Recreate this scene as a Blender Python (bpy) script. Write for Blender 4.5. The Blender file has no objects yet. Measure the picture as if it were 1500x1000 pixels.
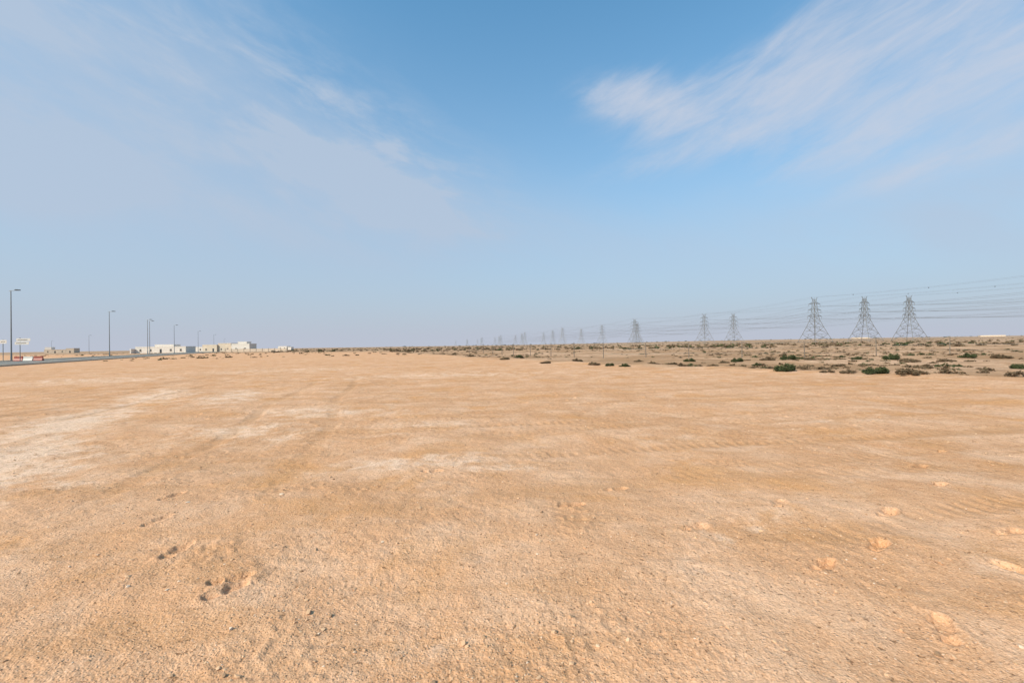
import bpy, math, random
import numpy as np
from mathutils import Vector, Matrix
random.seed(7); rng=np.random.default_rng(11)
sc=bpy.context.scene
sc.view_settings.view_transform='Standard'
try: sc.view_settings.look='None'
except: pass
sc.view_settings.exposure=0

EYE=1.55
# ------------------------------------------------------------ noise
def perlin(x,y,seed=0):
    xi=np.floor(x).astype(np.int64); yi=np.floor(y).astype(np.int64)
    xf=x-xi; yf=y-yi
    def g(ix,iy):
        h=(ix*374761393+iy*668265263+seed*974711)&0xffffffff
        h=((h^(h>>13))*1274126177)&0xffffffff
        h=(h^(h>>16))&0xffff
        a=h*(2*math.pi/65536.0)
        return np.cos(a),np.sin(a)
    u=xf*xf*xf*(xf*(xf*6-15)+10); v=yf*yf*yf*(yf*(yf*6-15)+10)
    a,b=g(xi,yi); n00=a*xf+b*yf
    a,b=g(xi+1,yi); n10=a*(xf-1)+b*yf
    a,b=g(xi,yi+1); n01=a*xf+b*(yf-1)
    a,b=g(xi+1,yi+1); n11=a*(xf-1)+b*(yf-1)
    return ((n00*(1-u)+n10*u)*(1-v)+(n01*(1-u)+n11*u)*v)*1.5
def sstep(a,b,x):
    t=np.clip((x-a)/(b-a),0,1); return t*t*(3-2*t)
XB_Y=[-50,0,17,32,60,140,175,400,9000]; XB_X=[60,30,19,7,-6,-40,-110,-700,-9000]
def scrubdist(x,y):
    return x-np.interp(y,XB_Y,XB_X)
def macro(x,y):
    x=np.asarray(x,float); y=np.asarray(y,float)
    r=np.hypot(x,y)
    right=sstep(-0.05,0.5,x/np.maximum(r,1))
    h=right*(4.5*sstep(500,1700,r)+9*sstep(1500,4500,r))
    far=sstep(350,900,r)
    h=h+far*right*1.6*perlin(x/420,y/260,3)
    sd=scrubdist(x,y)
    near=(1-sstep(60,200,r))
    h=h+near*0.10*np.exp(-((sd-1.0)/1.6)**2)*(0.6+perlin(x/2.3,y/2.3,8))
    h=h+sstep(1,8,sd)*sstep(15,40,r)*(1-sstep(300,600,r))*sstep(-30,0,x)*0.16*perlin(x/6,y/6,9)
    return h
def H(x,y): return float(macro(np.array([x]),np.array([y]))[0])

# ------------------------------------------------------------ node helper
class NT:
    def __init__(s,nt): s.nt=nt; s.n=nt.nodes; s.l=nt.links
    def put(s,sock,v):
        if isinstance(v,(int,float)): 
            sock.default_value=v
        elif isinstance(v,(tuple,list)):
            if len(sock.default_value)==4 and len(v)==3: v=tuple(v)+(1,)
            sock.default_value=v
        else: s.l.new(v,sock)
    def m(s,op,a,b=0,c=None,clamp=False):
        n=s.n.new('ShaderNodeMath'); n.operation=op; n.use_clamp=clamp
        s.put(n.inputs[0],a); s.put(n.inputs[1],b)
        if c is not None: s.put(n.inputs[2],c)
        return n.outputs[0]
    def vm(s,op,a,b=(0,0,0)):
        n=s.n.new('ShaderNodeVectorMath'); n.operation=op
        s.put(n.inputs[0],a); s.put(n.inputs[1],b); return n.outputs[0]
    def mix(s,f,a,b,bt='MIX'):
        n=s.n.new('ShaderNodeMix'); n.data_type='RGBA'; n.blend_type=bt
        s.put(n.inputs[0],f); s.put(n.inputs[6],a); s.put(n.inputs[7],b); return n.outputs[2]
    def noise(s,vec,scale,detail=4,rough=.55,dist=0):
        n=s.n.new('ShaderNodeTexNoise'); s.put(n.inputs['Vector'],vec)
        n.inputs['Scale'].default_value=scale; n.inputs['Detail'].default_value=detail
        n.inputs['Roughness'].default_value=rough; n.inputs['Distortion'].default_value=dist
        return n.outputs[0]
    def vor(s,vec,scale,feat='F1',rand=1):
        n=s.n.new('ShaderNodeTexVoronoi'); n.feature=feat; s.put(n.inputs['Vector'],vec)
        n.inputs['Scale'].default_value=scale; n.inputs['Randomness'].default_value=rand
        return n.outputs[0], (n.outputs[1] if feat=='F1' else None)
    def rng(s,v,a,b,c=0,d=1,smooth=True):
        n=s.n.new('ShaderNodeMapRange'); n.interpolation_type='SMOOTHSTEP' if smooth else 'LINEAR'
        s.put(n.inputs[0],v)
        for i,k in enumerate((a,b,c,d)): n.inputs[i+1].default_value=k
        return n.outputs[0]
    def attr(s,name):
        n=s.n.new('ShaderNodeAttribute'); n.attribute_name=name; return n
    def sep(s,v):
        n=s.n.new('ShaderNodeSeparateXYZ'); s.l.new(v,n.inputs[0]); return n.outputs
    def comb(s,x,y,z=0):
        n=s.n.new('ShaderNodeCombineXYZ'); s.put(n.inputs[0],x); s.put(n.inputs[1],y); s.put(n.inputs[2],z); return n.outputs[0]
def newmat(name):
    m=bpy.data.materials.new(name); m.use_nodes=True
    t=NT(m.node_tree); b=m.node_tree.nodes['Principled BSDF']; return m,t,b
def simple(name,col,rough=.7,metal=0,var=.15,scale=3,spec=.3):
    m,t,b=newmat(name)
    tc=t.n.new('ShaderNodeTexCoord').outputs['Object']
    f=t.noise(tc,scale,3,.6)
    dark=tuple(c*(1-var) for c in col); lite=tuple(min(1,c*(1+var)) for c in col)
    t.put(b.inputs['Base Color'],t.mix(t.rng(f,.3,.7),dark,lite))
    b.inputs['Roughness'].default_value=rough; b.inputs['Metallic'].default_value=metal
    b.inputs['Specular IOR Level'].default_value=spec
    return m

# ------------------------------------------------------------ world
SUN_AZ=math.radians(-128)
SUN_EL=math.radians(38)
sd=Vector((math.sin(SUN_AZ)*math.cos(SUN_EL),math.cos(SUN_AZ)*math.cos(SUN_EL),math.sin(SUN_EL)))
w=bpy.data.worlds.new("World"); sc.world=w; w.use_nodes=True
w.cycles.sampling_method='MANUAL'; w.cycles.sample_map_resolution=256
t=NT(w.node_tree); bg=w.node_tree.nodes['Background']
S=0.1; bg.inputs[1].default_value=S
sky=t.n.new('ShaderNodeTexSky'); sky.sky_type='NISHITA'; sky.sun_disc=False
sky.sun_elevation=SUN_EL; sky.sun_rotation=SUN_AZ; sky.air_density=1.0; sky.dust_density=1.5; sky.ozone_density=1.5
d=t.n.new('ShaderNodeTexCoord').outputs['Generated']
d=t.vm('NORMALIZE',d)
x,y,z=t.sep(d)
az=t.m('ARCTAN2',x,y); el=t.m('ARCSINE',z)
F=667.
def pdir(px,py):
    u=(px-750)/F; v=((505-(px-750)*.0145)-py)/F
    a=math.atan2(u,1); return a, math.atan2(v,math.hypot(u,1))
def blob(px,py,rx,ry,rot,amp,p=1.0):
    a0,e0=pdir(px,py)
    ca,sa=math.cos(math.radians(rot)),math.sin(math.radians(rot))
    dx=t.m('SUBTRACT',az,a0); dy=t.m('SUBTRACT',el,e0)
    X=t.m('MULTIPLY',t.m('ADD',t.m('MULTIPLY',dx,ca),t.m('MULTIPLY',dy,sa)),1/rx)
    Y=t.m('MULTIPLY',t.m('SUBTRACT',t.m('MULTIPLY',dy,ca),t.m('MULTIPLY',dx,sa)),1/ry)
    q=t.m('ADD',t.m('MULTIPLY',X,X),t.m('MULTIPLY',Y,Y))
    return t.m('MULTIPLY',t.m('EXPONENT',t.m('MULTIPLY',q,-1.0)),amp)
def addl(l):
    r=l[0]
    for k in l[1:]: r=t.m('ADD',r,k)
    return r
def wispc(rot,sx,sy,off=0):
    ca,sa=math.cos(math.radians(rot)),math.sin(math.radians(rot))
    X=t.m('ADD',t.m('MULTIPLY',az,ca),t.m('MULTIPLY',el,sa)); Y=t.m('SUBTRACT',t.m('MULTIPLY',el,ca),t.m('MULTIPLY',az,sa))
    return t.comb(t.m('MULTIPLY',X,sx),t.m('MULTIPLY',Y,sy),off)
base=t.mix(1.0,sky.outputs[0],(0.66,1.95,2.22),'MULTIPLY')
eh=t.m('MAXIMUM',el,0)
hz=t.m('EXPONENT',t.m('MULTIPLY',t.m('POWER',t.m('MULTIPLY',eh,1/.39),1.3),-1))
hz=t.m('MULTIPLY',hz,1.0,clamp=True)
HZ=(5.05,5.4,6.35)
col=t.mix(hz,base,HZ)
# soft veils
nA=t.noise(wispc(-22,1.5,3.2,3.1),1.6,6,.60,.3)
vA=addl([blob(260,250,.52,.17,-14,.75),blob(-20,160,.33,.33,0,.55),blob(540,275,.26,.07,-20,.5),blob(330,110,.30,.06,-32,.25),
         blob(1330,330,.5,.12,0,.45),blob(700,330,.45,.08,-8,.35),blob(1500,200,.25,.2,0,.35)])
vA=t.m('MULTIPLY',vA,t.rng(nA,.30,.70,.50,1.12))
nA2=t.noise(wispc(-16,2.8,8.5,4.2),2.2,9,.62,.25)
vA3=t.m('MULTIPLY',addl([blob(590,240,.26,.09,-26,.7),blob(430,190,.30,.11,-24,.45),blob(150,60,.45,.12,-20,.25),blob(400,60,.25,.07,-35,.16)]),t.rng(nA2,.36,.76,0,1))
vA=t.m('MINIMUM',t.m('ADD',vA,vA3),.88)
col=t.mix(vA,col,(4.7,5.65,7.05))
# cirrus at right
nB=t.noise(wispc(18,2.0,7.5,1.3),2.6,9,.64,.35)
nB2=t.noise(wispc(10,1.6,2.6,5.3),2.2,3,.5,.2)
nn=t.m('ADD',t.m('MULTIPLY',nB,.74),t.m('MULTIPLY',nB2,.38))
mB=addl([blob(1180,95,.30,.075,16,.8),blob(930,135,.13,.045,-4,.85),blob(1420,50,.26,.12,14,.75),blob(1010,165,.10,.03,-14,.55),
         blob(1380,150,.25,.035,12,.55),blob(1200,155,.2,.04,0,.35),blob(1430,225,.2,.03,8,.45),blob(1050,215,.25,.022,6,.3)])
cB=t.rng(t.m('ADD',nn,t.m('MULTIPLY',mB,.27)),.50,.98,0,1)
cB=t.m('MULTIPLY',cB,t.rng(mB,.02,.65,0,1))
col=t.mix(t.m('MULTIPLY',cB,.85),col,(5.8,6.3,7.4))
t.put(bg.inputs[0],col)

sun=bpy.data.lights.new('sun','SUN'); sun.energy=4.9; sun.angle=math.radians(.5); sun.color=(1,.91,.78)
so=bpy.data.objects.new('sun',sun); sc.collection.objects.link(so)
so.rotation_euler=(-sd).to_track_quat('-Z','Y').to_euler()

# ------------------------------------------------------------ ground
def rows():
    r=[0.0]; v=.5
    while v<1.6: r.append(v); v+=.05
    while v<45: r.append(v); v*=1.0040
    while v<300: r.append(v); v*=1.012
    while v<9000: r.append(v); v*=1.03
    return np.array(r[1:])
R=rows()
fine=np.radians(np.linspace(-62,62,1050)); coarse=np.radians(np.linspace(62,298,80))[1:-1]
A=np.concatenate([fine,coarse]); nfine=len(fine)
nr,na=len(R),len(A)
RR,AA=np.meshgrid(R,A,indexing='ij')
X=RR*np.sin(AA); Y=RR*np.cos(AA)
Z=macro(X,Y)
fade=1-sstep(30,90,RR); fn=1-sstep(8,20,RR)
wx=X+0.12*perlin(X*1.1,Y*1.1,70); wy=Y+0.12*perlin(X*1.1,Y*1.1,71)
Z+=fade*(0.040*perlin(X/2.8,Y/2.8,1)+0.016*perlin(wx/.8,wy/.8,2))
Z+=fade*0.007*perlin(wx/.28,wy/.28,4)
patch=sstep(-.35,.35,perlin(X/1.3,Y/1.3,40))
Z+=fn*0.0034*perlin(X/.09,Y/.09,5)*(.5+patch)
m=RR<10
fnm=fn[m]; xm,ym=X[m],Y[m]
p2=perlin(xm/.05,ym/.05,12); p3=perlin(xm/.026,ym/.026,13); p4=perlin(xm/.036+9,ym/.036,14)
Z[m]+=fnm*(0.0055*np.clip(p2-.34,0,1)+.0032*p3*(.3+.7*patch[m])-0.010*np.clip(p4-.42,0,1))
cl=sstep(.38,.62,perlin(X/.9,Y/.9,21)); Z+=fn*cl*0.016*np.clip(perlin(X/.075,Y/.075,22),0,1)
Z+=fade*sstep(6,12,RR)*0.05*np.clip(perlin(X/.16,Y/.16,91)-.52,0,1)*sstep(-.1,.4,perlin(X/4,Y/2,92))*2
def seg_dist(x0,y0,x1,y1):
    dx,dy=x1-x0,y1-y0; L=math.hypot(dx,dy)
    s=((X-x0)*dx+(Y-y0)*dy)/L; dd=((X-x0)*dy-(Y-y0)*dx)/L
    return s,dd,L
rut=np.zeros_like(X)
for (x0,y0,x1,y1) in [(-3,9,24,15),(0,12,26,21),(2,6,24,9.5),(-14,4,-20,40),(-9,3.5,-16,26),(4,16,30,22),(1,4.2,9,6.2),(-10,18,22,29),(-2,7,14,9.4),(-6,13,20,19),(-3,3.6,-9,24)]:
    s,dd,L=seg_dist(x0,y0,x1,y1); dd=dd+.35*perlin(s/7,s*0+x0,33)
    along=sstep(0,3,s)*(1-sstep(L-4,L,s))
    for o in (-.85,.85):
        tread=.7+.3*np.sin(s*2*math.pi/.16)*(1-sstep(6,14,RR))
        rut+=along*np.exp(-((dd-o)/.14)**4)*np.clip(.65+.8*perlin(X/1.3,Y/1.3,50),0,1)*tread
Z-=rut*.024*fade
fp=np.zeros_like(X)
for (fx,fy,a,s) in [(2.72,3.42,50,1),(3.28,4.02,60,1),(2.1,3.12,62,.8),(4.4,4.75,70,.9),(3.35,3.05,-25,.9),(3.9,3.6,75,.7),(-1.85,2.92,35,.8),
                    (-1.9,3.05,60,.6),(4.9,5.5,60,.9),(5.9,6.3,60,.8),(2.3,2.45,30,.6),(.55,4.4,70,.6),(1.1,4.9,70,.6),(-1.0,5.6,80,.6),(2.5,4.3,40,.5),(1.5,3.8,70,.5),
                    (-3.2,4.1,10,.5),(-3.6,4.8,15,.5),(-2.6,3.5,5,.5),(3.0,2.6,20,.5),(5.2,4.4,40,.6)]:
    ca,sa=math.cos(math.radians(a)),math.sin(math.radians(a))
    U=(X-fx)*ca-(Y-fy)*sa; V=(X-fx)*sa+(Y-fy)*ca
    U=U+.02*perlin(X/.06,Y/.06,66); V=V+.02*perlin(X/.07,Y/.07,67)
    q1=np.exp(-((U/.05)**2+((V-.05)/.085)**2)**3); q2=np.exp(-((U/.038)**2+((V+.09)/.045)**2)**3)
    pr=np.maximum(q1,q2*.95); rim=np.exp(-((np.hypot(U/.08,V/.16)-1)/.2)**2)
    Z+=s*(-.046*pr+.010*rim); fp=np.maximum(fp,pr*s)
salt=np.zeros_like(X)
for (cx,cy,a,b,rot,amp) in [(-7.2,6.3,1.1,3.4,35,1.0),(-9.6,10.0,1.0,4.5,28,1.0),(-12,15.5,1.2,3.8,30,.85),(-9.2,15,1.0,3.5,20,.8),(-5,8.6,2.0,1.4,0,.6),
        (-1.3,6.1,1.2,.55,10,.75),(-.2,5.7,.8,.3,0,.6),(-4.6,11,2.2,1.0,0,.7),(1.9,3.7,1.0,.4,30,.45),(-0.4,2.4,.6,.25,20,.35),
        (3.6,3.2,1.0,.4,20,.3),(-4,24,9,3,10,.55),(-16,32,9,5,20,.5),(14,28,8,1.2,-15,.6),(6,22,8,2,-15,.4),(-1.8,9,1.5,.5,0,.55),(-5.4,5,1.0,.8,0,.5),(-22,24,6,4,0,.6),(2.5,7.5,1.6,.5,10,.4),(7,9,2.5,.8,10,.35)]:
    ca,sa=math.cos(math.radians(rot)),math.sin(math.radians(rot))
    U=(X-cx)*ca+(Y-cy)*sa; V=-(X-cx)*sa+(Y-cy)*ca
    salt=np.maximum(salt,amp*np.exp(-((U/a)**2+(V/b)**2)))
scrub=sstep(-1.5,2.5,scrubdist(X,Y)+1.6*perlin(X/3.5,Y/3.5,60))
N=nr*na
co=np.empty((N+1,3)); co[:N,0]=X.ravel(); co[:N,1]=Y.ravel(); co[:N,2]=Z.ravel(); co[N]=(0,0,0)
ii=np.arange(nr-1)[:,None]*na; jj=np.arange(na)[None,:]; j2=(jj+1)%na
quads=np.stack([ii+jj,ii+na+jj,ii+na+j2,ii+j2],-1).reshape(-1,4)[:, ::-1]
tri=np.stack([np.full(na,N),np.arange(na),(np.arange(na)+1)%na],-1)[:, ::-1]
def mesh_np(name,co,quads=None,tris=None,smooth=False):
    me=bpy.data.meshes.new(name)
    nq=0 if quads is None else len(quads); nt_=0 if tris is None else len(tris)
    me.vertices.add(len(co)); me.vertices.foreach_set('co',np.ascontiguousarray(co,dtype=np.float32).ravel())
    loops=[]
    if nq: loops.append(quads.ravel())
    if nt_: loops.append(tris.ravel())
    loops=np.concatenate(loops).astype(np.int32)
    me.loops.add(len(loops)); me.loops.foreach_set('vertex_index',loops)
    st=np.concatenate([np.arange(nq)*4,nq*4+np.arange(nt_)*3]).astype(np.int32)
    me.polygons.add(nq+nt_); me.polygons.foreach_set('loop_start',st)
    try: me.polygons.foreach_set('loop_total',np.concatenate([np.full(nq,4),np.full(nt_,3)]).astype(np.int32))
    except Exception: pass
    me.update(calc_edges=True); me.validate()
    me.polygons.foreach_set('use_smooth',np.full(len(me.polygons),smooth))
    return me
me=mesh_np('desert_ground',co,quads,tri,True)
def addattr(me,name,v,):
    a=me.attributes.new(name,'FLOAT','POINT'); a.data.foreach_set('value',np.ascontiguousarray(v,dtype=np.float32))
addattr(me,'salt',np.append(salt.ravel(),0)); addattr(me,'scrub',np.append(scrub.ravel(),0))
addattr(me,'disturbed_and_shade',np.append(np.clip(.6*fp+.5*cl,0,1).ravel(),0)); addattr(me,'rut',np.append(np.clip(rut,0,1).ravel(),0))
g=bpy.data.objects.new('desert_ground',me); sc.collection.objects.link(g)

m,t,b=newmat('sand_crust')
P=t.n.new('ShaderNodeNewGeometry').outputs['Position']
big=t.noise(P,.22,4,.6,.4); mid=t.noise(P,1.1,5,.62,.4); sm=t.noise(P,9,5,.65,.1); gr=t.noise(P,80,3,.7)
strk=t.noise(t.vm('MULTIPLY',P,(.35,1.6,1)),1.0,5,.65,.4)
c=t.mix(t.rng(big,.32,.68),(.63,.37,.20),(.71,.46,.29))
c=t.mix(t.rng(mid,.40,.68,0,.75),c,(.79,.56,.39))
c=t.mix(t.rng(strk,.48,.68,0,.65),c,(.56,.325,.16))
c=t.mix(t.rng(t.noise(P,.6,4,.6,.6),.51,.69,0,.75),c,(.64,.35,.145))
c=t.mix(t.rng(sm,.50,.74,0,.40),c,(.48,.275,.15))
sa=t.attr('salt').outputs['Fac']
sn=t.m('ADD',t.m('MULTIPLY',t.noise(P,2.6,7,.70,.5),.75),t.m('MULTIPLY',mid,.3))
sf=t.rng(t.m('ADD',sn,t.m('MULTIPLY',sa,.31)),.59,.84,0,1)
sf=t.m('MULTIPLY',sf,t.rng(sa,.08,.5,.18,.78))
c=t.mix(sf,c,(.90,.73,.58))
pn=t.noise(t.vm('MULTIPLY',P,(.5,1,1)),.10,6,.65,.5)
sc2=t.mix(t.rng(pn,.42,.62),(.36,.24,.14),(.64,.46,.32))
sc2=t.mix(t.rng(t.noise(P,.8,5,.7),.45,.62,0,.7),sc2,(.27,.18,.10))
sc3=t.mix(t.rng(t.noise(t.vm('MULTIPLY',P,(.4,1,1)),.012,6,.65),.42,.62),(.29,.21,.13),(.50,.37,.26))
ln=t.n.new('ShaderNodeVectorMath'); ln.operation='LENGTH'; t.put(ln.inputs[0],P); dist=ln.outputs['Value']
sc2=t.mix(t.rng(dist,90,350),sc2,sc3)
c=t.mix(t.m('MULTIPLY',t.attr('scrub').outputs['Fac'],.88),c,sc2)
c=t.mix(t.rng(dist,700,4500,0,.6),c,(.50,.48,.48))  # distance haze painted into the far ground colour
v1,vc=t.vor(P,58)
nearf=t.rng(dist,6,30,1,.0)
c=t.mix(t.m('MULTIPLY',t.rng(gr,.50,.66,0,.50),nearf),c,(.38,.215,.11))
c=t.mix(t.m('MULTIPLY',t.rng(gr,.49,.34,0,.42),nearf),c,(.87,.65,.46))
vs=t.sep(vc)
peb=t.m('MULTIPLY',t.m('GREATER_THAN',vs[0],.90),t.rng(v1,.42,.28,0,1))
c=t.mix(t.m('MULTIPLY',peb,t.m('MULTIPLY',nearf,.6)),c,t.mix(vs[1],(.30,.18,.12),(.80,.63,.49)))
dk=t.rng(t.noise(P,30,3,.6),.63,.685,0,.75)
c=t.mix(t.m('MULTIPLY',dk,nearf),c,(.22,.12,.06))
cf=t.m('MULTIPLY',t.rng(dist,4,10,0,1),t.rng(dist,80,25,0,1))
sp=t.noise(P,13,4,.75)
c=t.mix(t.m('MULTIPLY',t.rng(sp,.54,.66,0,.7),cf),c,(.33,.19,.10))
c=t.mix(t.m('MULTIPLY',t.rng(sp,.45,.33,0,.35),cf),c,(.85,.65,.47))
sp2=t.noise(t.vm('MULTIPLY',P,(1,1.3,1)),4.0,4,.7)
c=t.mix(t.m('MULTIPLY',t.rng(sp2,.55,.68,0,.5),t.rng(dist,8,18,0,1)),c,(.44,.265,.145))
c=t.mix(t.m('MULTIPLY',t.attr('disturbed_and_shade').outputs['Fac'],.55),c,(.50,.29,.145))  # darker shading painted into footprint hollows, plus the clods' own brown
c=t.mix(t.m('MULTIPLY',t.attr('rut').outputs['Fac'],.65),c,(.49,.295,.155))
c=t.mix(1.0,c,(.99,.81,.72),'MULTIPLY')
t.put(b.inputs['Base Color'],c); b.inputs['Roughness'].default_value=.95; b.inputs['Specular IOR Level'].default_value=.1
hgt=addl([t.m('MULTIPLY',gr,-1.0),t.m('MULTIPLY',t.rng(v1,0,.5,1,0),.45),t.m('MULTIPLY',sm,.4),t.m('MULTIPLY',peb,.7),t.m('MULTIPLY',dk,-.8)])
bn=t.n.new('ShaderNodeBump'); bn.inputs['Strength'].default_value=.6; bn.inputs['Distance'].default_value=.011
t.put(bn.inputs['Height'],hgt)
b2=t.n.new('ShaderNodeBump'); b2.inputs['Strength'].default_value=.55; b2.inputs['Distance'].default_value=.06
t.put(b2.inputs['Height'],t.noise(P,3.5,5,.75,.2)); t.l.new(bn.outputs[0],b2.inputs['Normal']); t.l.new(b2.outputs[0],b.inputs['Normal'])
me.materials.append(m)

# ------------------------------------------------------------ gravel (single mesh)
def ico():
    p=(1+5**.5)/2
    v=np.array([(-1,p,0),(1,p,0),(-1,-p,0),(1,-p,0),(0,-1,p),(0,1,p),(0,-1,-p),(0,1,-p),(p,0,-1),(p,0,1),(-p,0,-1),(-p,0,1)],float)
    v/=np.linalg.norm(v[0])
    f=np.array([(0,11,5),(0,5,1),(0,1,7),(0,7,10),(0,10,11),(1,5,9),(5,11,4),(11,10,2),(10,7,6),(7,1,8),(3,9,4),(3,4,2),(3,2,6),(3,6,8),(3,8,9),(4,9,5),(2,4,11),(6,2,10),(8,6,7),(9,8,1)])
    return v,f
iv,if_=ico()
def sample_ground(px,py):
    r=np.hypot(px,py); a=np.arctan2(px,py)
    i=np.clip(np.searchsorted(R,r)-1,0,nr-2); j=np.clip((a-fine[0])/(fine[-1]-fine[0])*(nfine-1),0,nfine-1.01)
    return Z[i,j.astype(int)]
n=26000
a=np.radians(rng.uniform(-58,58,n)); r=1.9+ (rng.random(n)**1.5)*13
px=r*np.sin(a); py=r*np.cos(a)
dens=perlin(px/.9,py/.9,21)+.6*perlin(px/.35,py/.35,23)+rng.normal(0,.35,n)
k=dens>-.05; px=px[k]; py=py[k]; n=len(px)
s=.0024+.0028*rng.random(n)+.011*rng.random(n)**16
V=iv[None]*(1+.28*rng.normal(size=(n,12,1)).clip(-1.5,1.5))
V=V*np.stack([s*rng.uniform(.8,1.5,n),s*rng.uniform(.8,1.3,n),s*rng.uniform(.5,.9,n)],-1)[:,None,:]
th=rng.uniform(0,6.28,n); C,Sn=np.cos(th)[:,None],np.sin(th)[:,None]
V=np.stack([V[:,:,0]*C-V[:,:,1]*Sn,V[:,:,0]*Sn+V[:,:,1]*C,V[:,:,2]],-1)
V[:,:,0]+=px[:,None]; V[:,:,1]+=py[:,None]; V[:,:,2]+=(sample_ground(px,py)+s*.15)[:,None]
T=(if_[None]+(np.arange(n)*12)[:,None,None]).reshape(-1,3)
gm=mesh_np('gravel',V.reshape(-1,3),None,T,False)
addattr(gm,'tone',np.repeat(rng.random(n),12))
m,t,b=newmat('gravel_stone')
tn=t.attr('tone').outputs['Fac']
c=t.mix(t.rng(tn,0,.5),(.32,.175,.09),(.62,.36,.20)); c=t.mix(t.rng(tn,.88,1),c,(.72,.52,.37))
t.put(b.inputs['Base Color'],c); b.inputs['Roughness'].default_value=.9
gm.materials.append(m); go=bpy.data.objects.new('gravel',gm); sc.collection.objects.link(go)

# ------------------------------------------------------------ vegetation
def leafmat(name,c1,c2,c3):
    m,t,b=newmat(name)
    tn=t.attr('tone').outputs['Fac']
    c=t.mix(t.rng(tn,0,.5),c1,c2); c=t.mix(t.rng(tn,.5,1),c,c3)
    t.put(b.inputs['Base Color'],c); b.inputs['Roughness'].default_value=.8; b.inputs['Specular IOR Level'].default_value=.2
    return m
GREEN=leafmat('green_leaves',(.035,.042,.016),(.08,.085,.032),(.16,.15,.065))
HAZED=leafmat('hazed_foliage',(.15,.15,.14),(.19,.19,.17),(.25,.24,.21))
DRY=leafmat('dry_twigs',(.09,.055,.03),(.17,.11,.06),(.29,.20,.115))
def bush_np(n,seed,w=1,h=.42,leaf=.035):
    rg=np.random.default_rng(seed)
    nc=14; ang=rg.uniform(0,6.28,nc); rad=rg.random(nc)**.6*.42*w
    cx=np.cos(ang)*rad; cy=np.sin(ang)*rad; ch=h*(1-.9*(rad/(.5*w))**2).clip(.25)*rg.uniform(.55,1.1,nc); cr=rg.uniform(.10,.2,nc)*w
    ci=rg.integers(0,nc,n)
    dd=rg.normal(size=(n,3)); dd/=np.linalg.norm(dd,axis=1)[:,None]; rr=rg.random(n)**.4
    p=np.stack([cx[ci]+dd[:,0]*rr*cr[ci],cy[ci]+dd[:,1]*rr*cr[ci],np.abs(ch[ci]*.55+dd[:,2]*rr*ch[ci]*.5)],-1)
    a1=rg.normal(size=(n,3)); a1/=np.linalg.norm(a1,axis=1)[:,None]
    a2=np.cross(a1,rg.normal(size=(n,3))); a2/=np.linalg.norm(a2,axis=1)[:,None]
    L=leaf*rg.uniform(.6,1.5,n)[:,None]
    v=np.stack([p-a1*L,p+a1*L,p+a2*L*.9],1)
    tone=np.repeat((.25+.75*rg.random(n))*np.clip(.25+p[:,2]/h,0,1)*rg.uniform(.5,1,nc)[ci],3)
    nt=40; an=rg.uniform(0,6.28,nt); ro=rg.uniform(.2,.5,nt)*w; hh=rg.uniform(.5,1.1,nt)*h
    b0=np.stack([.05*np.cos(an),.05*np.sin(an),0*an],-1); b1=b0+(.008,.0,.0); tip=np.stack([np.cos(an)*ro,np.sin(an)*ro,hh*(1-ro/w)],-1)
    v=np.concatenate([v,np.stack([b0,b1,tip],1)]); tone=np.concatenate([tone,np.full(nt*3,.1)])
    return v.reshape(-1,3),tone
def bush_mesh(name,seed,mat,n=2200,h=.42):
    v,tone=bush_np(n,seed,1,h); me=mesh_np(name,v,None,np.arange(len(v)).reshape(-1,3)); addattr(me,'tone',tone); me.materials.append(mat); return me
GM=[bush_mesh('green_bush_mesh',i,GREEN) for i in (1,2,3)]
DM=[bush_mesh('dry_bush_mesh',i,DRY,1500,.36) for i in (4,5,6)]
def gpos(px,py):
    hzn=505-(px-750)*.0145; dd=EYE*F/(py-hzn); return (px-750)/F*dd,dd
def put(name,me,x,y,s,sz=1):
    o=bpy.data.objects.new(name,me); sc.collection.objects.link(o); o.location=(x,y,H(x,y)-.02); o.scale=(s,s,s*sz); o.rotation_euler=(0,0,random.uniform(0,6.28)); return o
for px_,py_,wpx,kind in [(1150,544,34,0),(1283,548,38,0),(1330,550,40,1),(1212,546,20,1),(1242,547,22,1),(1490,539,24,0),(1080,530,20,0),(915,537,16,0),(1000,537,22,1),
        (985,534,16,1),(870,535,20,1),(893,536,16,0),(1155,526,26,0),(1125,528,22,1),(1305,526,28,0),(1330,529,26,1),(1385,528,24,1),(1420,524,24,0),(1185,527,18,1),(955,533,16,1),
        (1440,541,18,1),(800,532,18,1),(845,530,16,1),(1060,532,16,1),(1100,541,12,1),(740,527,16,1),(760,524,14,0),(690,523,14,1),(1465,524,26,1),(1255,527,18,0),
        (1045,538,14,1),(1180,541,14,1),(1360,541,16,1),(1400,536,16,0),(1230,536,18,1),(1110,534,16,0),(1010,530,16,0),(935,529,14,1)]:
    xx,yy=gpos(px_,py_); s_=wpx/F*yy
    put('desert_bush' if kind==0 else 'dry_shrub',random.choice(GM if kind==0 else DM),xx,yy,s_,random.uniform(.7,.95))
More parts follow.
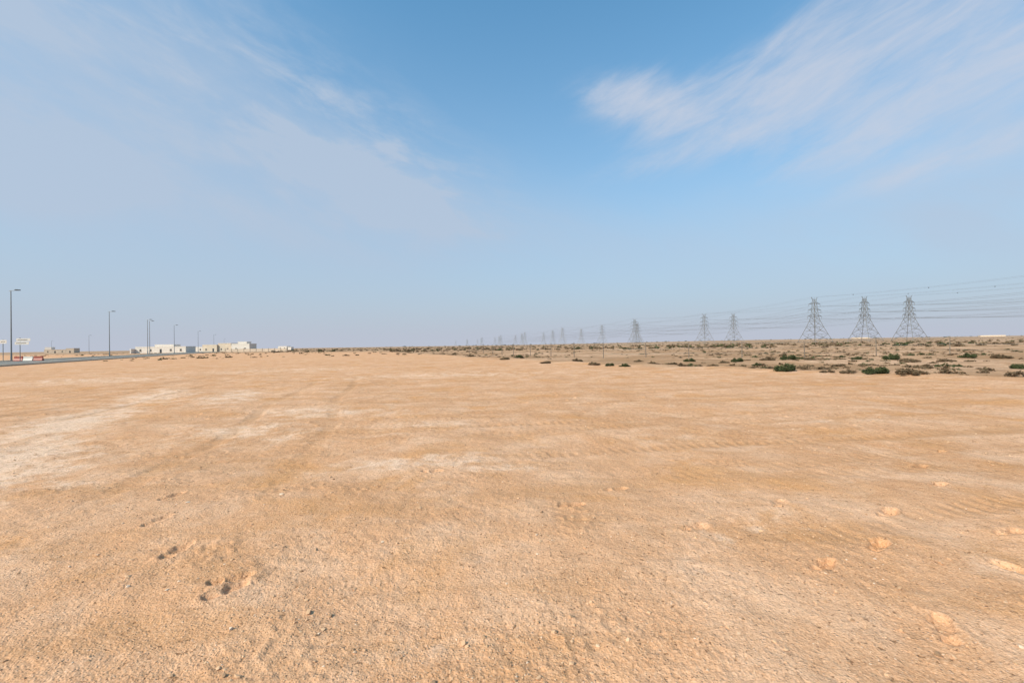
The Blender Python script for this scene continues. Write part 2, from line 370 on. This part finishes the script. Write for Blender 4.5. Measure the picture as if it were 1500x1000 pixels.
def scrubmass(name,cnt,gen,mat,size,seed,nl=46,leaf=.11,hh=.40):
    rg=np.random.default_rng(seed); x_,y_=gen(rg,cnt)
    dens=perlin(x_/22,y_/22,90)+rg.normal(0,.3,len(x_)); k=dens>.0; x_=x_[k]; y_=y_[k]
    h_=macro(x_,y_); vs=[];ts=[]
    var=[bush_np(nl,s0,1,hh,leaf) for s0 in range(20,28)]
    for i in range(len(x_)):
        v,tn=var[i%8]; s=size*rg.uniform(.35,1)**1.3*1.5; th=rg.uniform(0,6.28); c_,s_=math.cos(th),math.sin(th)
        v2=np.stack([v[:,0]*c_-v[:,1]*s_,v[:,0]*s_+v[:,1]*c_,v[:,2]*rg.uniform(.6,1.1)],-1)*s+(x_[i],y_[i],h_[i]-.03)
        vs.append(v2); ts.append(np.clip(tn*rg.uniform(.6,1.3),0,1))
    v=np.concatenate(vs); me=mesh_np(name,v,None,np.arange(len(v)).reshape(-1,3)); addattr(me,'tone',np.concatenate(ts)); me.materials.append(mat)
    o=bpy.data.objects.new(name,me); sc.collection.objects.link(o)
def gen_right(lo,hi,pw):
    def f(rg,n):
        r=lo*(hi/lo)**(rg.random(n)**pw); a=np.radians(rg.uniform(-28,60,n)); x=r*np.sin(a); y=r*np.cos(a)
        k=scrubdist(x,y)>1.2; return x[k],y[k]
    return f
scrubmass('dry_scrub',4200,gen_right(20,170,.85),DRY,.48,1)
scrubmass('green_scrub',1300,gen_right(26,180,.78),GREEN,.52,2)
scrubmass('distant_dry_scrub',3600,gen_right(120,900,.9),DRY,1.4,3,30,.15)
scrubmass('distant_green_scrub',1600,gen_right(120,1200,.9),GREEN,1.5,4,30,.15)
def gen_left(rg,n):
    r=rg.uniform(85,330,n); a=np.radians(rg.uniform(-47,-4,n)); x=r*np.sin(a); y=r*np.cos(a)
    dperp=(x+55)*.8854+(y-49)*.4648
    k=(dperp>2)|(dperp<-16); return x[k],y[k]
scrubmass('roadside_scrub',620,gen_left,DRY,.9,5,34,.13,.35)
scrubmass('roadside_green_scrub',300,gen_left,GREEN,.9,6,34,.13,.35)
def gen_hor(rg,n):
    px_=rg.uniform(560,1560,n); dd=rg.uniform(1500,3800,n); return (px_-750)/F*dd,dd
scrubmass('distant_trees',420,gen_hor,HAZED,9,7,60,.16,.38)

# ------------------------------------------------------------ generic builders
def box_v(x0,x1,y0,y1,z0,z1):
    return [(x0,y0,z0),(x1,y0,z0),(x1,y1,z0),(x0,y1,z0),(x0,y0,z1),(x1,y0,z1),(x1,y1,z1),(x0,y1,z1)]
BF=[(0,3,2,1),(4,5,6,7),(0,1,5,4),(1,2,6,5),(2,3,7,6),(3,0,4,7)]
def mk(name,boxes,mat,parent=None,extra=None):
    v=[];f=[]
    for bx in boxes:
        o=len(v); v+=box_v(*bx); f+=[tuple(i+o for i in q) for q in BF]
    if extra:
        for (ev,ef) in extra:
            o=len(v); v+=ev; f+=[tuple(i+o for i in q) for q in ef]
    me=bpy.data.meshes.new(name); me.from_pydata(v,[],f); me.update(); me.materials.append(mat)
    o=bpy.data.objects.new(name,me); sc.collection.objects.link(o)
    if parent: o.parent=parent
    return o
def tube(p0,p1,r0,r1=None,n=6):
    r1=r0 if r1 is None else r1
    p0=Vector(p0);p1=Vector(p1);dd=(p1-p0).normalized()
    a=dd.orthogonal().normalized(); b=dd.cross(a)
    v=[];f=[]
    for p,r in ((p0,r0),(p1,r1)):
        for i in range(n):
            th=2*math.pi*i/n; v.append(tuple(p+a*(r*math.cos(th))+b*(r*math.sin(th))))
    for i in range(n): f.append((i,(i+1)%n,n+(i+1)%n,n+i))
    f.append(tuple(range(n))[::-1]); f.append(tuple(range(n,2*n)))
    return v,f
def empty(name,x,y,z=0,rot=0):
    e=bpy.data.objects.new(name,None); sc.collection.objects.link(e); e.location=(x,y,z); e.rotation_euler=(0,0,rot); return e
STEEL=simple('galvanised_steel',(.24,.235,.23),.5,.3,.15,8)
LATT=simple('lattice_steel',(.22,.20,.185),.65,.2,.12,.1)
LATTM=simple('part_hazed_lattice_steel',(.28,.265,.26),.7,.1,.1,.1)  # paler steel for mid-distance pylons, air haze painted into the colour
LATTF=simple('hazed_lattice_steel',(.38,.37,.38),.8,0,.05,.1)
WIRE=simple('conductor_aluminium',(.26,.26,.27),.6,.1,.05,.1)
WHITE=simple('white_paint',(.78,.66,.56),.6,0,.06,1)
CREAM=simple('cream_render',(.66,.50,.37),.8,0,.07,.6)
GLASS=simple('dark_window',(.15,.13,.115),.4,0,.1,1)
RED=simple('red_plastic',(.36,.09,.06),.5,0,.12,2)
DARK=simple('dark_metal',(.07,.07,.075),.5,.3,.1,3)
CONC=simple('concrete',(.46,.36,.27),.9,0,.12,4)
# ------------------------------------------------------------ road
m,t,b=newmat('asphalt'); P=t.n.new('ShaderNodeNewGeometry').outputs['Position']
c=t.mix(t.rng(t.noise(P,.5,6,.65),.35,.7),(.13,.12,.11),(.19,.165,.14))
c=t.mix(t.rng(t.noise(P,.25,6,.7),.44,.64,0,.8),c,(.42,.29,.19))
t.put(b.inputs['Base Color'],c); b.inputs['Roughness'].default_value=.9
ASPH=m
road=empty('road',-55,49,0,math.atan2(40,-21))
mk('asphalt',[(-110,420,.35,12.65,-.05,.055)],ASPH,road)
mk('kerb_near',[(i*10-110,i*10-110+9.96,.1,.35,-.05,.17) for i in range(53)],CONC,road)
mk('kerb_far',[(i*10-110,i*10-110+9.96,12.65,12.9,-.05,.17) for i in range(53)],CONC,road)
mk('edge_lines',[(-110,420,.75,.87,.0552,.059),(-110,420,12.13,12.25,.0552,.059)],WHITE,road)
mk('lane_dashes',[(k_,k_+3,6.43,6.57,.0552,.059) for k_ in range(-110,415,9)],WHITE,road)
mk('far_verge_paving',[(-110,420,12.9,15.4,-.05,.15)],simple('paving',(.46,.34,.24),.9,0,.12,.8),road)
# ------------------------------------------------------------ street lamps
def lamp(x,y,Hh=12.,r=1.):
    e=empty('street_lamp',x,y,H(x,y),math.radians(-8))
    mk('pole',[(-.22,.22,-.22,.22,0,.06)],STEEL,e,[tube((0,0,.06),(0,0,1.3),.14*r,.13*r,10),tube((0,0,1.3),(0,0,Hh-.05),.105*r,.06*r,10)])
    mk('arm',[],STEEL,e,[tube((-.35,0,Hh-.12),(1.0,0,Hh-.02),.04*r,.04*r,8)])
    mk('luminaire',[(.95,1.75,-.17,.17,Hh-.08,Hh+.05),(1.0,1.3,-.13,.13,Hh+.05,Hh+.11)],DARK,e)
for px_,top in [(16,425),(160,456),(216,468),(219,470),(255,476),(290,485),(130,491),(313,490),(328,496),(75,499)]:
    hz_=505-(px_-750)*.0145; dd=(12-EYE)*F/(hz_-top); lamp((px_-750)/F*dd,dd)
# ------------------------------------------------------------ signs & barriers
def sign(x,y,panels,h,w_=1.8):
    e=empty('road_sign',x,y,0,math.radians(12))
    mk('post',[],STEEL,e,[tube((0,0,0),(0,0,h),.05,.05,8)])
    mk('panels',[(-w_*.4+o,w_*.6+o,-.07,-.052,z0,z1) for (z0,z1,o) in panels],WHITE,e)
    mk('legend',[(-w_*.3+o,w_*.4+o,-.076,-.0701,(z0+z1)/2-.04,(z0+z1)/2+.04) for (z0,z1,o) in panels],DARK,e)
sign(-80.,74,[(3.3,3.75,.3),(2.75,3.2,.1)],3.9,1.9)
sign(-85,76.,[(3.0,3.6,0)],3.7,.9)
def barrier(x,y,rot,mat):
    e=empty('road_barrier',x,y,0,rot)
    prof=[(-.25,0),(.25,0),(.25,.18),(.1,.45),(.09,.8),(-.09,.8),(-.1,.45),(-.25,.18)]
    v=[(xx,p[0],p[1]) for xx in (-.65,.65) for p in prof]; f=[tuple(range(8))[::-1],tuple(range(8,16))]+[(i,(i+1)%8,8+(i+1)%8,8+i) for i in range(8)]
    mk('body',[],mat,e,[(v,f)])
    mk('cap',[(-.6,-.3,-.06,.06,.8,.86),(.3,.6,-.06,.06,.8,.86)],DARK,e)
barrier(-82.6,76.2,math.radians(5),RED); barrier(-81.2,76.4,math.radians(12),WHITE); barrier(-79.8,76.7,math.radians(8),RED)
# ------------------------------------------------------------ buildings
def building(name,px,dist,blocks,mat,rot=0):
    x=(px-750)/F*dist; e=empty(name,x,dist,H(x,dist)-.05,rot)
    mk('walls',[(a,b_,c_,d_,0,h) for a,b_,c_,d_,h,n in blocks],mat,e)
    par=[];win=[];sill=[];door=[]
    for a,b_,c_,d_,h,n in blocks:
        t_=.06
        par+=[(a-t_,b_+t_,c_-t_,c_+.2,h,h+.45),(a-t_,b_+t_,d_-.2,d_+t_,h,h+.45),(a-t_,a+.2,c_+.2,d_-.2,h,h+.45),(b_-.2,b_+t_,c_+.2,d_-.2,h,h+.45)]
        fl=max(1,int(h//3.2))
        for q in range(fl):
            for i in range(n):
                cx=a+(b_-a)*(i+.5)/n; z0=q*3.3+1.0
                if q==0 and i==n//2: door.append((cx-.5,cx+.5,c_-.03,c_-.003,0,2.1)); continue
                win.append((cx-.45,cx+.45,c_-.03,c_-.003,z0,z0+1.1)); sill.append((cx-.6,cx+.6,c_-.12,c_-.003,z0-.12,z0-.004))
    mk('parapet',par,mat,e); 
    if win: mk('windows',win,GLASS,e); mk('sills',sill,CONC,e)
    if door: mk('door',door,DARK,e)
    return e
building('white_villa',235,235,[(-12,12,0,9,2.9,5),(-4,5,2,8,4.0,0),(-12.6,-12.1,-3,8,1.9,0)],WHITE,.12)
building('cream_villa',322,275,[(-11,-2,0,9,3.9,2),(-1.9,6,1,9,4.7,2),(6.1,12,0,8,3.4,1)],CREAM,-.05)
building('white_villa',352,262,[(-5,5,0,8,4.1,2),(-2,3,1,6,5.3,0)],WHITE,.05)
building('white_villa',300,300,[(-6,6,0,8,2.8,2)],WHITE,.05)
building('small_store',415,420,[(-5,3,0,7,3.0,2),(4,7,0,5,2.2,0)],WHITE,0)
building('cream_villa',92,420,[(-14,2,0,9,3.0,3),(2.1,8,0,9,4.0,1)],CREAM,.3)
building('white_villa',70,500,[(-3,3,0,6,6.0,1),(3.2,8,0,6,3.4,1)],WHITE,.3)
building('substation_building',1455,1500,[(-30,30,0,20,5,9)],CREAM,-.5)
building('substation_building',1270,1900,[(-50,10,0,20,5,9)],CREAM,-.4)
wl=empty('boundary_wall',-140,232,0,.1); mk('panels',[(i*3,i*3+2.94,0,.2,0,1.5) for i in range(-2,8)],CREAM,wl); mk('piers',[(i*3-.1,i*3+.14,-.08,.28,0,1.7) for i in range(-2,9)],CONC,wl)
# ------------------------------------------------------------ pylons
def lattice(r):
    E=[]
    prof=[(0,11.5),(9,8.4),(17,5.7),(24,3.6),(29,2.5),(36,2.0),(43,1.6),(48,1.3)]
    cs=lambda z,h:[(-h,-h,z),(h,-h,z),(h,h,z),(-h,h,z)]
    rings=[cs(*p) for p in prof]
    for i in range(len(rings)-1):
        a,b_=rings[i],rings[i+1]
        for k_ in range(4):
            k2=(k_+1)%4
            E.append((a[k_],b_[k_],r*1.5 if i<4 else r*1.2)); E.append((b_[k_],b_[k2],r*.8)); E.append((a[k_],b_[k2],r*.8)); E.append((a[k2],b_[k_],r*.8))
            if i<2:
                mid=tuple((Vector(b_[k_])+Vector(b_[k2]))/2); ma=tuple((Vector(a[k_])+Vector(b_[k_]))/2); mb=tuple((Vector(a[k2])+Vector(b_[k2]))/2)
                cc=tuple((Vector(ma)+Vector(mb))/2); E.append((ma,cc,r*.6)); E.append((mb,cc,r*.6)); E.append((cc,mid,r*.6))
    for z,hw,ext in ((29,2.5,9.5),(36,2.0,8.6),(43,1.6,7.6)):
        for s in (-1,1):
            tip=(s*ext,0,z+.3)
            for yy in (-1,1):
                E.append(((s*hw,yy*hw,z),tip,r)); E.append(((s*hw*.93,yy*hw*.93,z+2.3),tip,r*.9))
                m1=(s*(hw+ext)/2,yy*hw/2,z+.1); E.append((m1,(s*hw*.95,yy*hw*.95,z+2.2),r*.6)); 
            E.append((tip,(s*ext,0,z-2.8),r*.9))
    for s in (-1,1): E.append(((s*1.3,0,48),(s*4.2,0,51),r)); E.append(((s*1.3,0,45.5),(s*4.2,0,51),r)); E.append(((s*1.3,0,48),(0,0,50),r*.7))
    v=[];f=[]
    for p,q,rr in E:
        a,b_=tube(p,q,rr,rr,4); o=len(v); v+=a; f+=[tuple(i+o for i in k_) for k_ in b_]
    return v,f
def pym(name,r,mat):
    v,f=lattice(r); me=bpy.data.meshes.new(name); me.from_pydata(v,[],f); me.materials.append(mat); return me
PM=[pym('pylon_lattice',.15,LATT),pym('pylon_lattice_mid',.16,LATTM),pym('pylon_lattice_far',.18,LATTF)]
VP=-.24; pr=math.atan(.24)
lines={453:[235,500,888,1290,1690,2100,2600,3200,3900],508:[230,500,766,1160,1540,1940,2400,2950,3600],557:[225,500,766,1080,1420,1800,2250,2750,3400]}
ballv,ballf=iv*.45,if_
wv=[];wf=[];bv=[];bf=[]
for x0,ds in lines.items():
    pts=[]
    for dd in ds:
        x=x0+VP*dd; zz=H(x,dd)-.3
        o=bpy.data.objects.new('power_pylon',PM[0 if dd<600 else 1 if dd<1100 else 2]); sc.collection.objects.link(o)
        o.location=(x,dd,zz); o.rotation_euler=(0,0,pr+(.10 if x0==508 else 0)); o.scale=(1,1,.97); pts.append((x,dd,zz))
    ca,sa=math.cos(pr),math.sin(pr)
    for (ox,oz) in [(s*e_,z_*.97) for s in (-1,1) for e_,z_ in ((9.5,26.5),(8.6,33.5),(7.6,40.5),(4.2,51))]:
        for i in range(len(pts)-1):
            if pts[i][1]>2300: continue
            p,q=pts[i],pts[i+1]
            A_=Vector((p[0]+ox*ca,p[1]+ox*sa,p[2]+oz)); B_=Vector((q[0]+ox*ca,q[1]+ox*sa,q[2]+oz))
            L=(B_-A_).length; sag=L*L*(7.5e-5 if oz<45 else 4.5e-5); K=20; prev=None
            rad=.075 if p[1]<600 else .09
            if oz>45: rad*=.6
            for k_ in range(K+1):
                tt=k_/K; pt=A_.lerp(B_,tt); pt.z-=4*sag*tt*(1-tt)
                if prev is not None:
                    a,b_=tube(prev,pt,rad,rad,3); o=len(wv); wv+=a; wf+=[tuple(j+o for j in k2) for k2 in b_]
                prev=pt
                if oz>45 and i<1 and k_%5==2 and ox>0:
                    o=len(bv); bv+=[tuple(pt+Vector(u_)) for u_ in ballv]; bf+=[tuple(int(j)+o for j in k2) for k2 in ballf]
me=bpy.data.meshes.new('power_lines'); me.from_pydata(wv,[],wf); me.materials.append(WIRE); o=bpy.data.objects.new('power_lines',me); sc.collection.objects.link(o)
me=bpy.data.meshes.new('wire_marker_balls'); me.from_pydata(bv,[],bf); me.materials.append(DARK); o=bpy.data.objects.new('wire_marker_balls',me); sc.collection.objects.link(o)
# ------------------------------------------------------------ fence
FE=empty('wire_fence',0,0,0)
poly=[(60,33),(38,39.5),(22,44),(10,50),(0,66),(-10,95)]
posts=[];strands=[];prev=None
for i in range(len(poly)-1):
    a=Vector(poly[i]);b_=Vector(poly[i+1]);L=(b_-a).length;n_=max(1,round(L/5.2))
    for k_ in range(n_):
        p=a.lerp(b_,k_/n_)+Vector((random.uniform(-.2,.2),random.uniform(-.2,.2))); z0=H(p.x,p.y)
        hh=1.65+random.uniform(-.12,.1); tp=Vector((p.x+random.uniform(-.05,.05),p.y,z0+hh))
        posts.append(tube((p.x,p.y,z0-.1),tp,.045,.038,6))
        if prev is not None:
            for fr in (.3,.6,.93):
                A_=prev[0].lerp(prev[1],fr); B_=Vector((p.x,p.y,z0)).lerp(tp,fr); mid=(A_+B_)/2-Vector((0,0,.05))
                strands+= [tube(A_,mid,.006,.006,3),tube(mid,B_,.006,.006,3)]
        prev=(Vector((p.x,p.y,z0)),tp)
mk('posts',[],simple('weathered_post',(.20,.15,.115),.9,0,.2,5),FE,posts); mk('wire_strands',[],STEEL,FE,strands)

# ------------------------------------------------------------ camera
cam=bpy.data.cameras.new('camera'); cam.lens=16; cam.sensor_width=36; cam.clip_start=.05; cam.clip_end=20000
co_=bpy.data.objects.new('camera',cam); sc.collection.objects.link(co_)
co_.matrix_world=Matrix.Translation((0,0,EYE))@Matrix.Rotation(math.radians(90+.43),4,'X')@Matrix.Rotation(math.radians(-.83),4,'Z')
sc.camera=co_
print('verts',N,'scene ok')
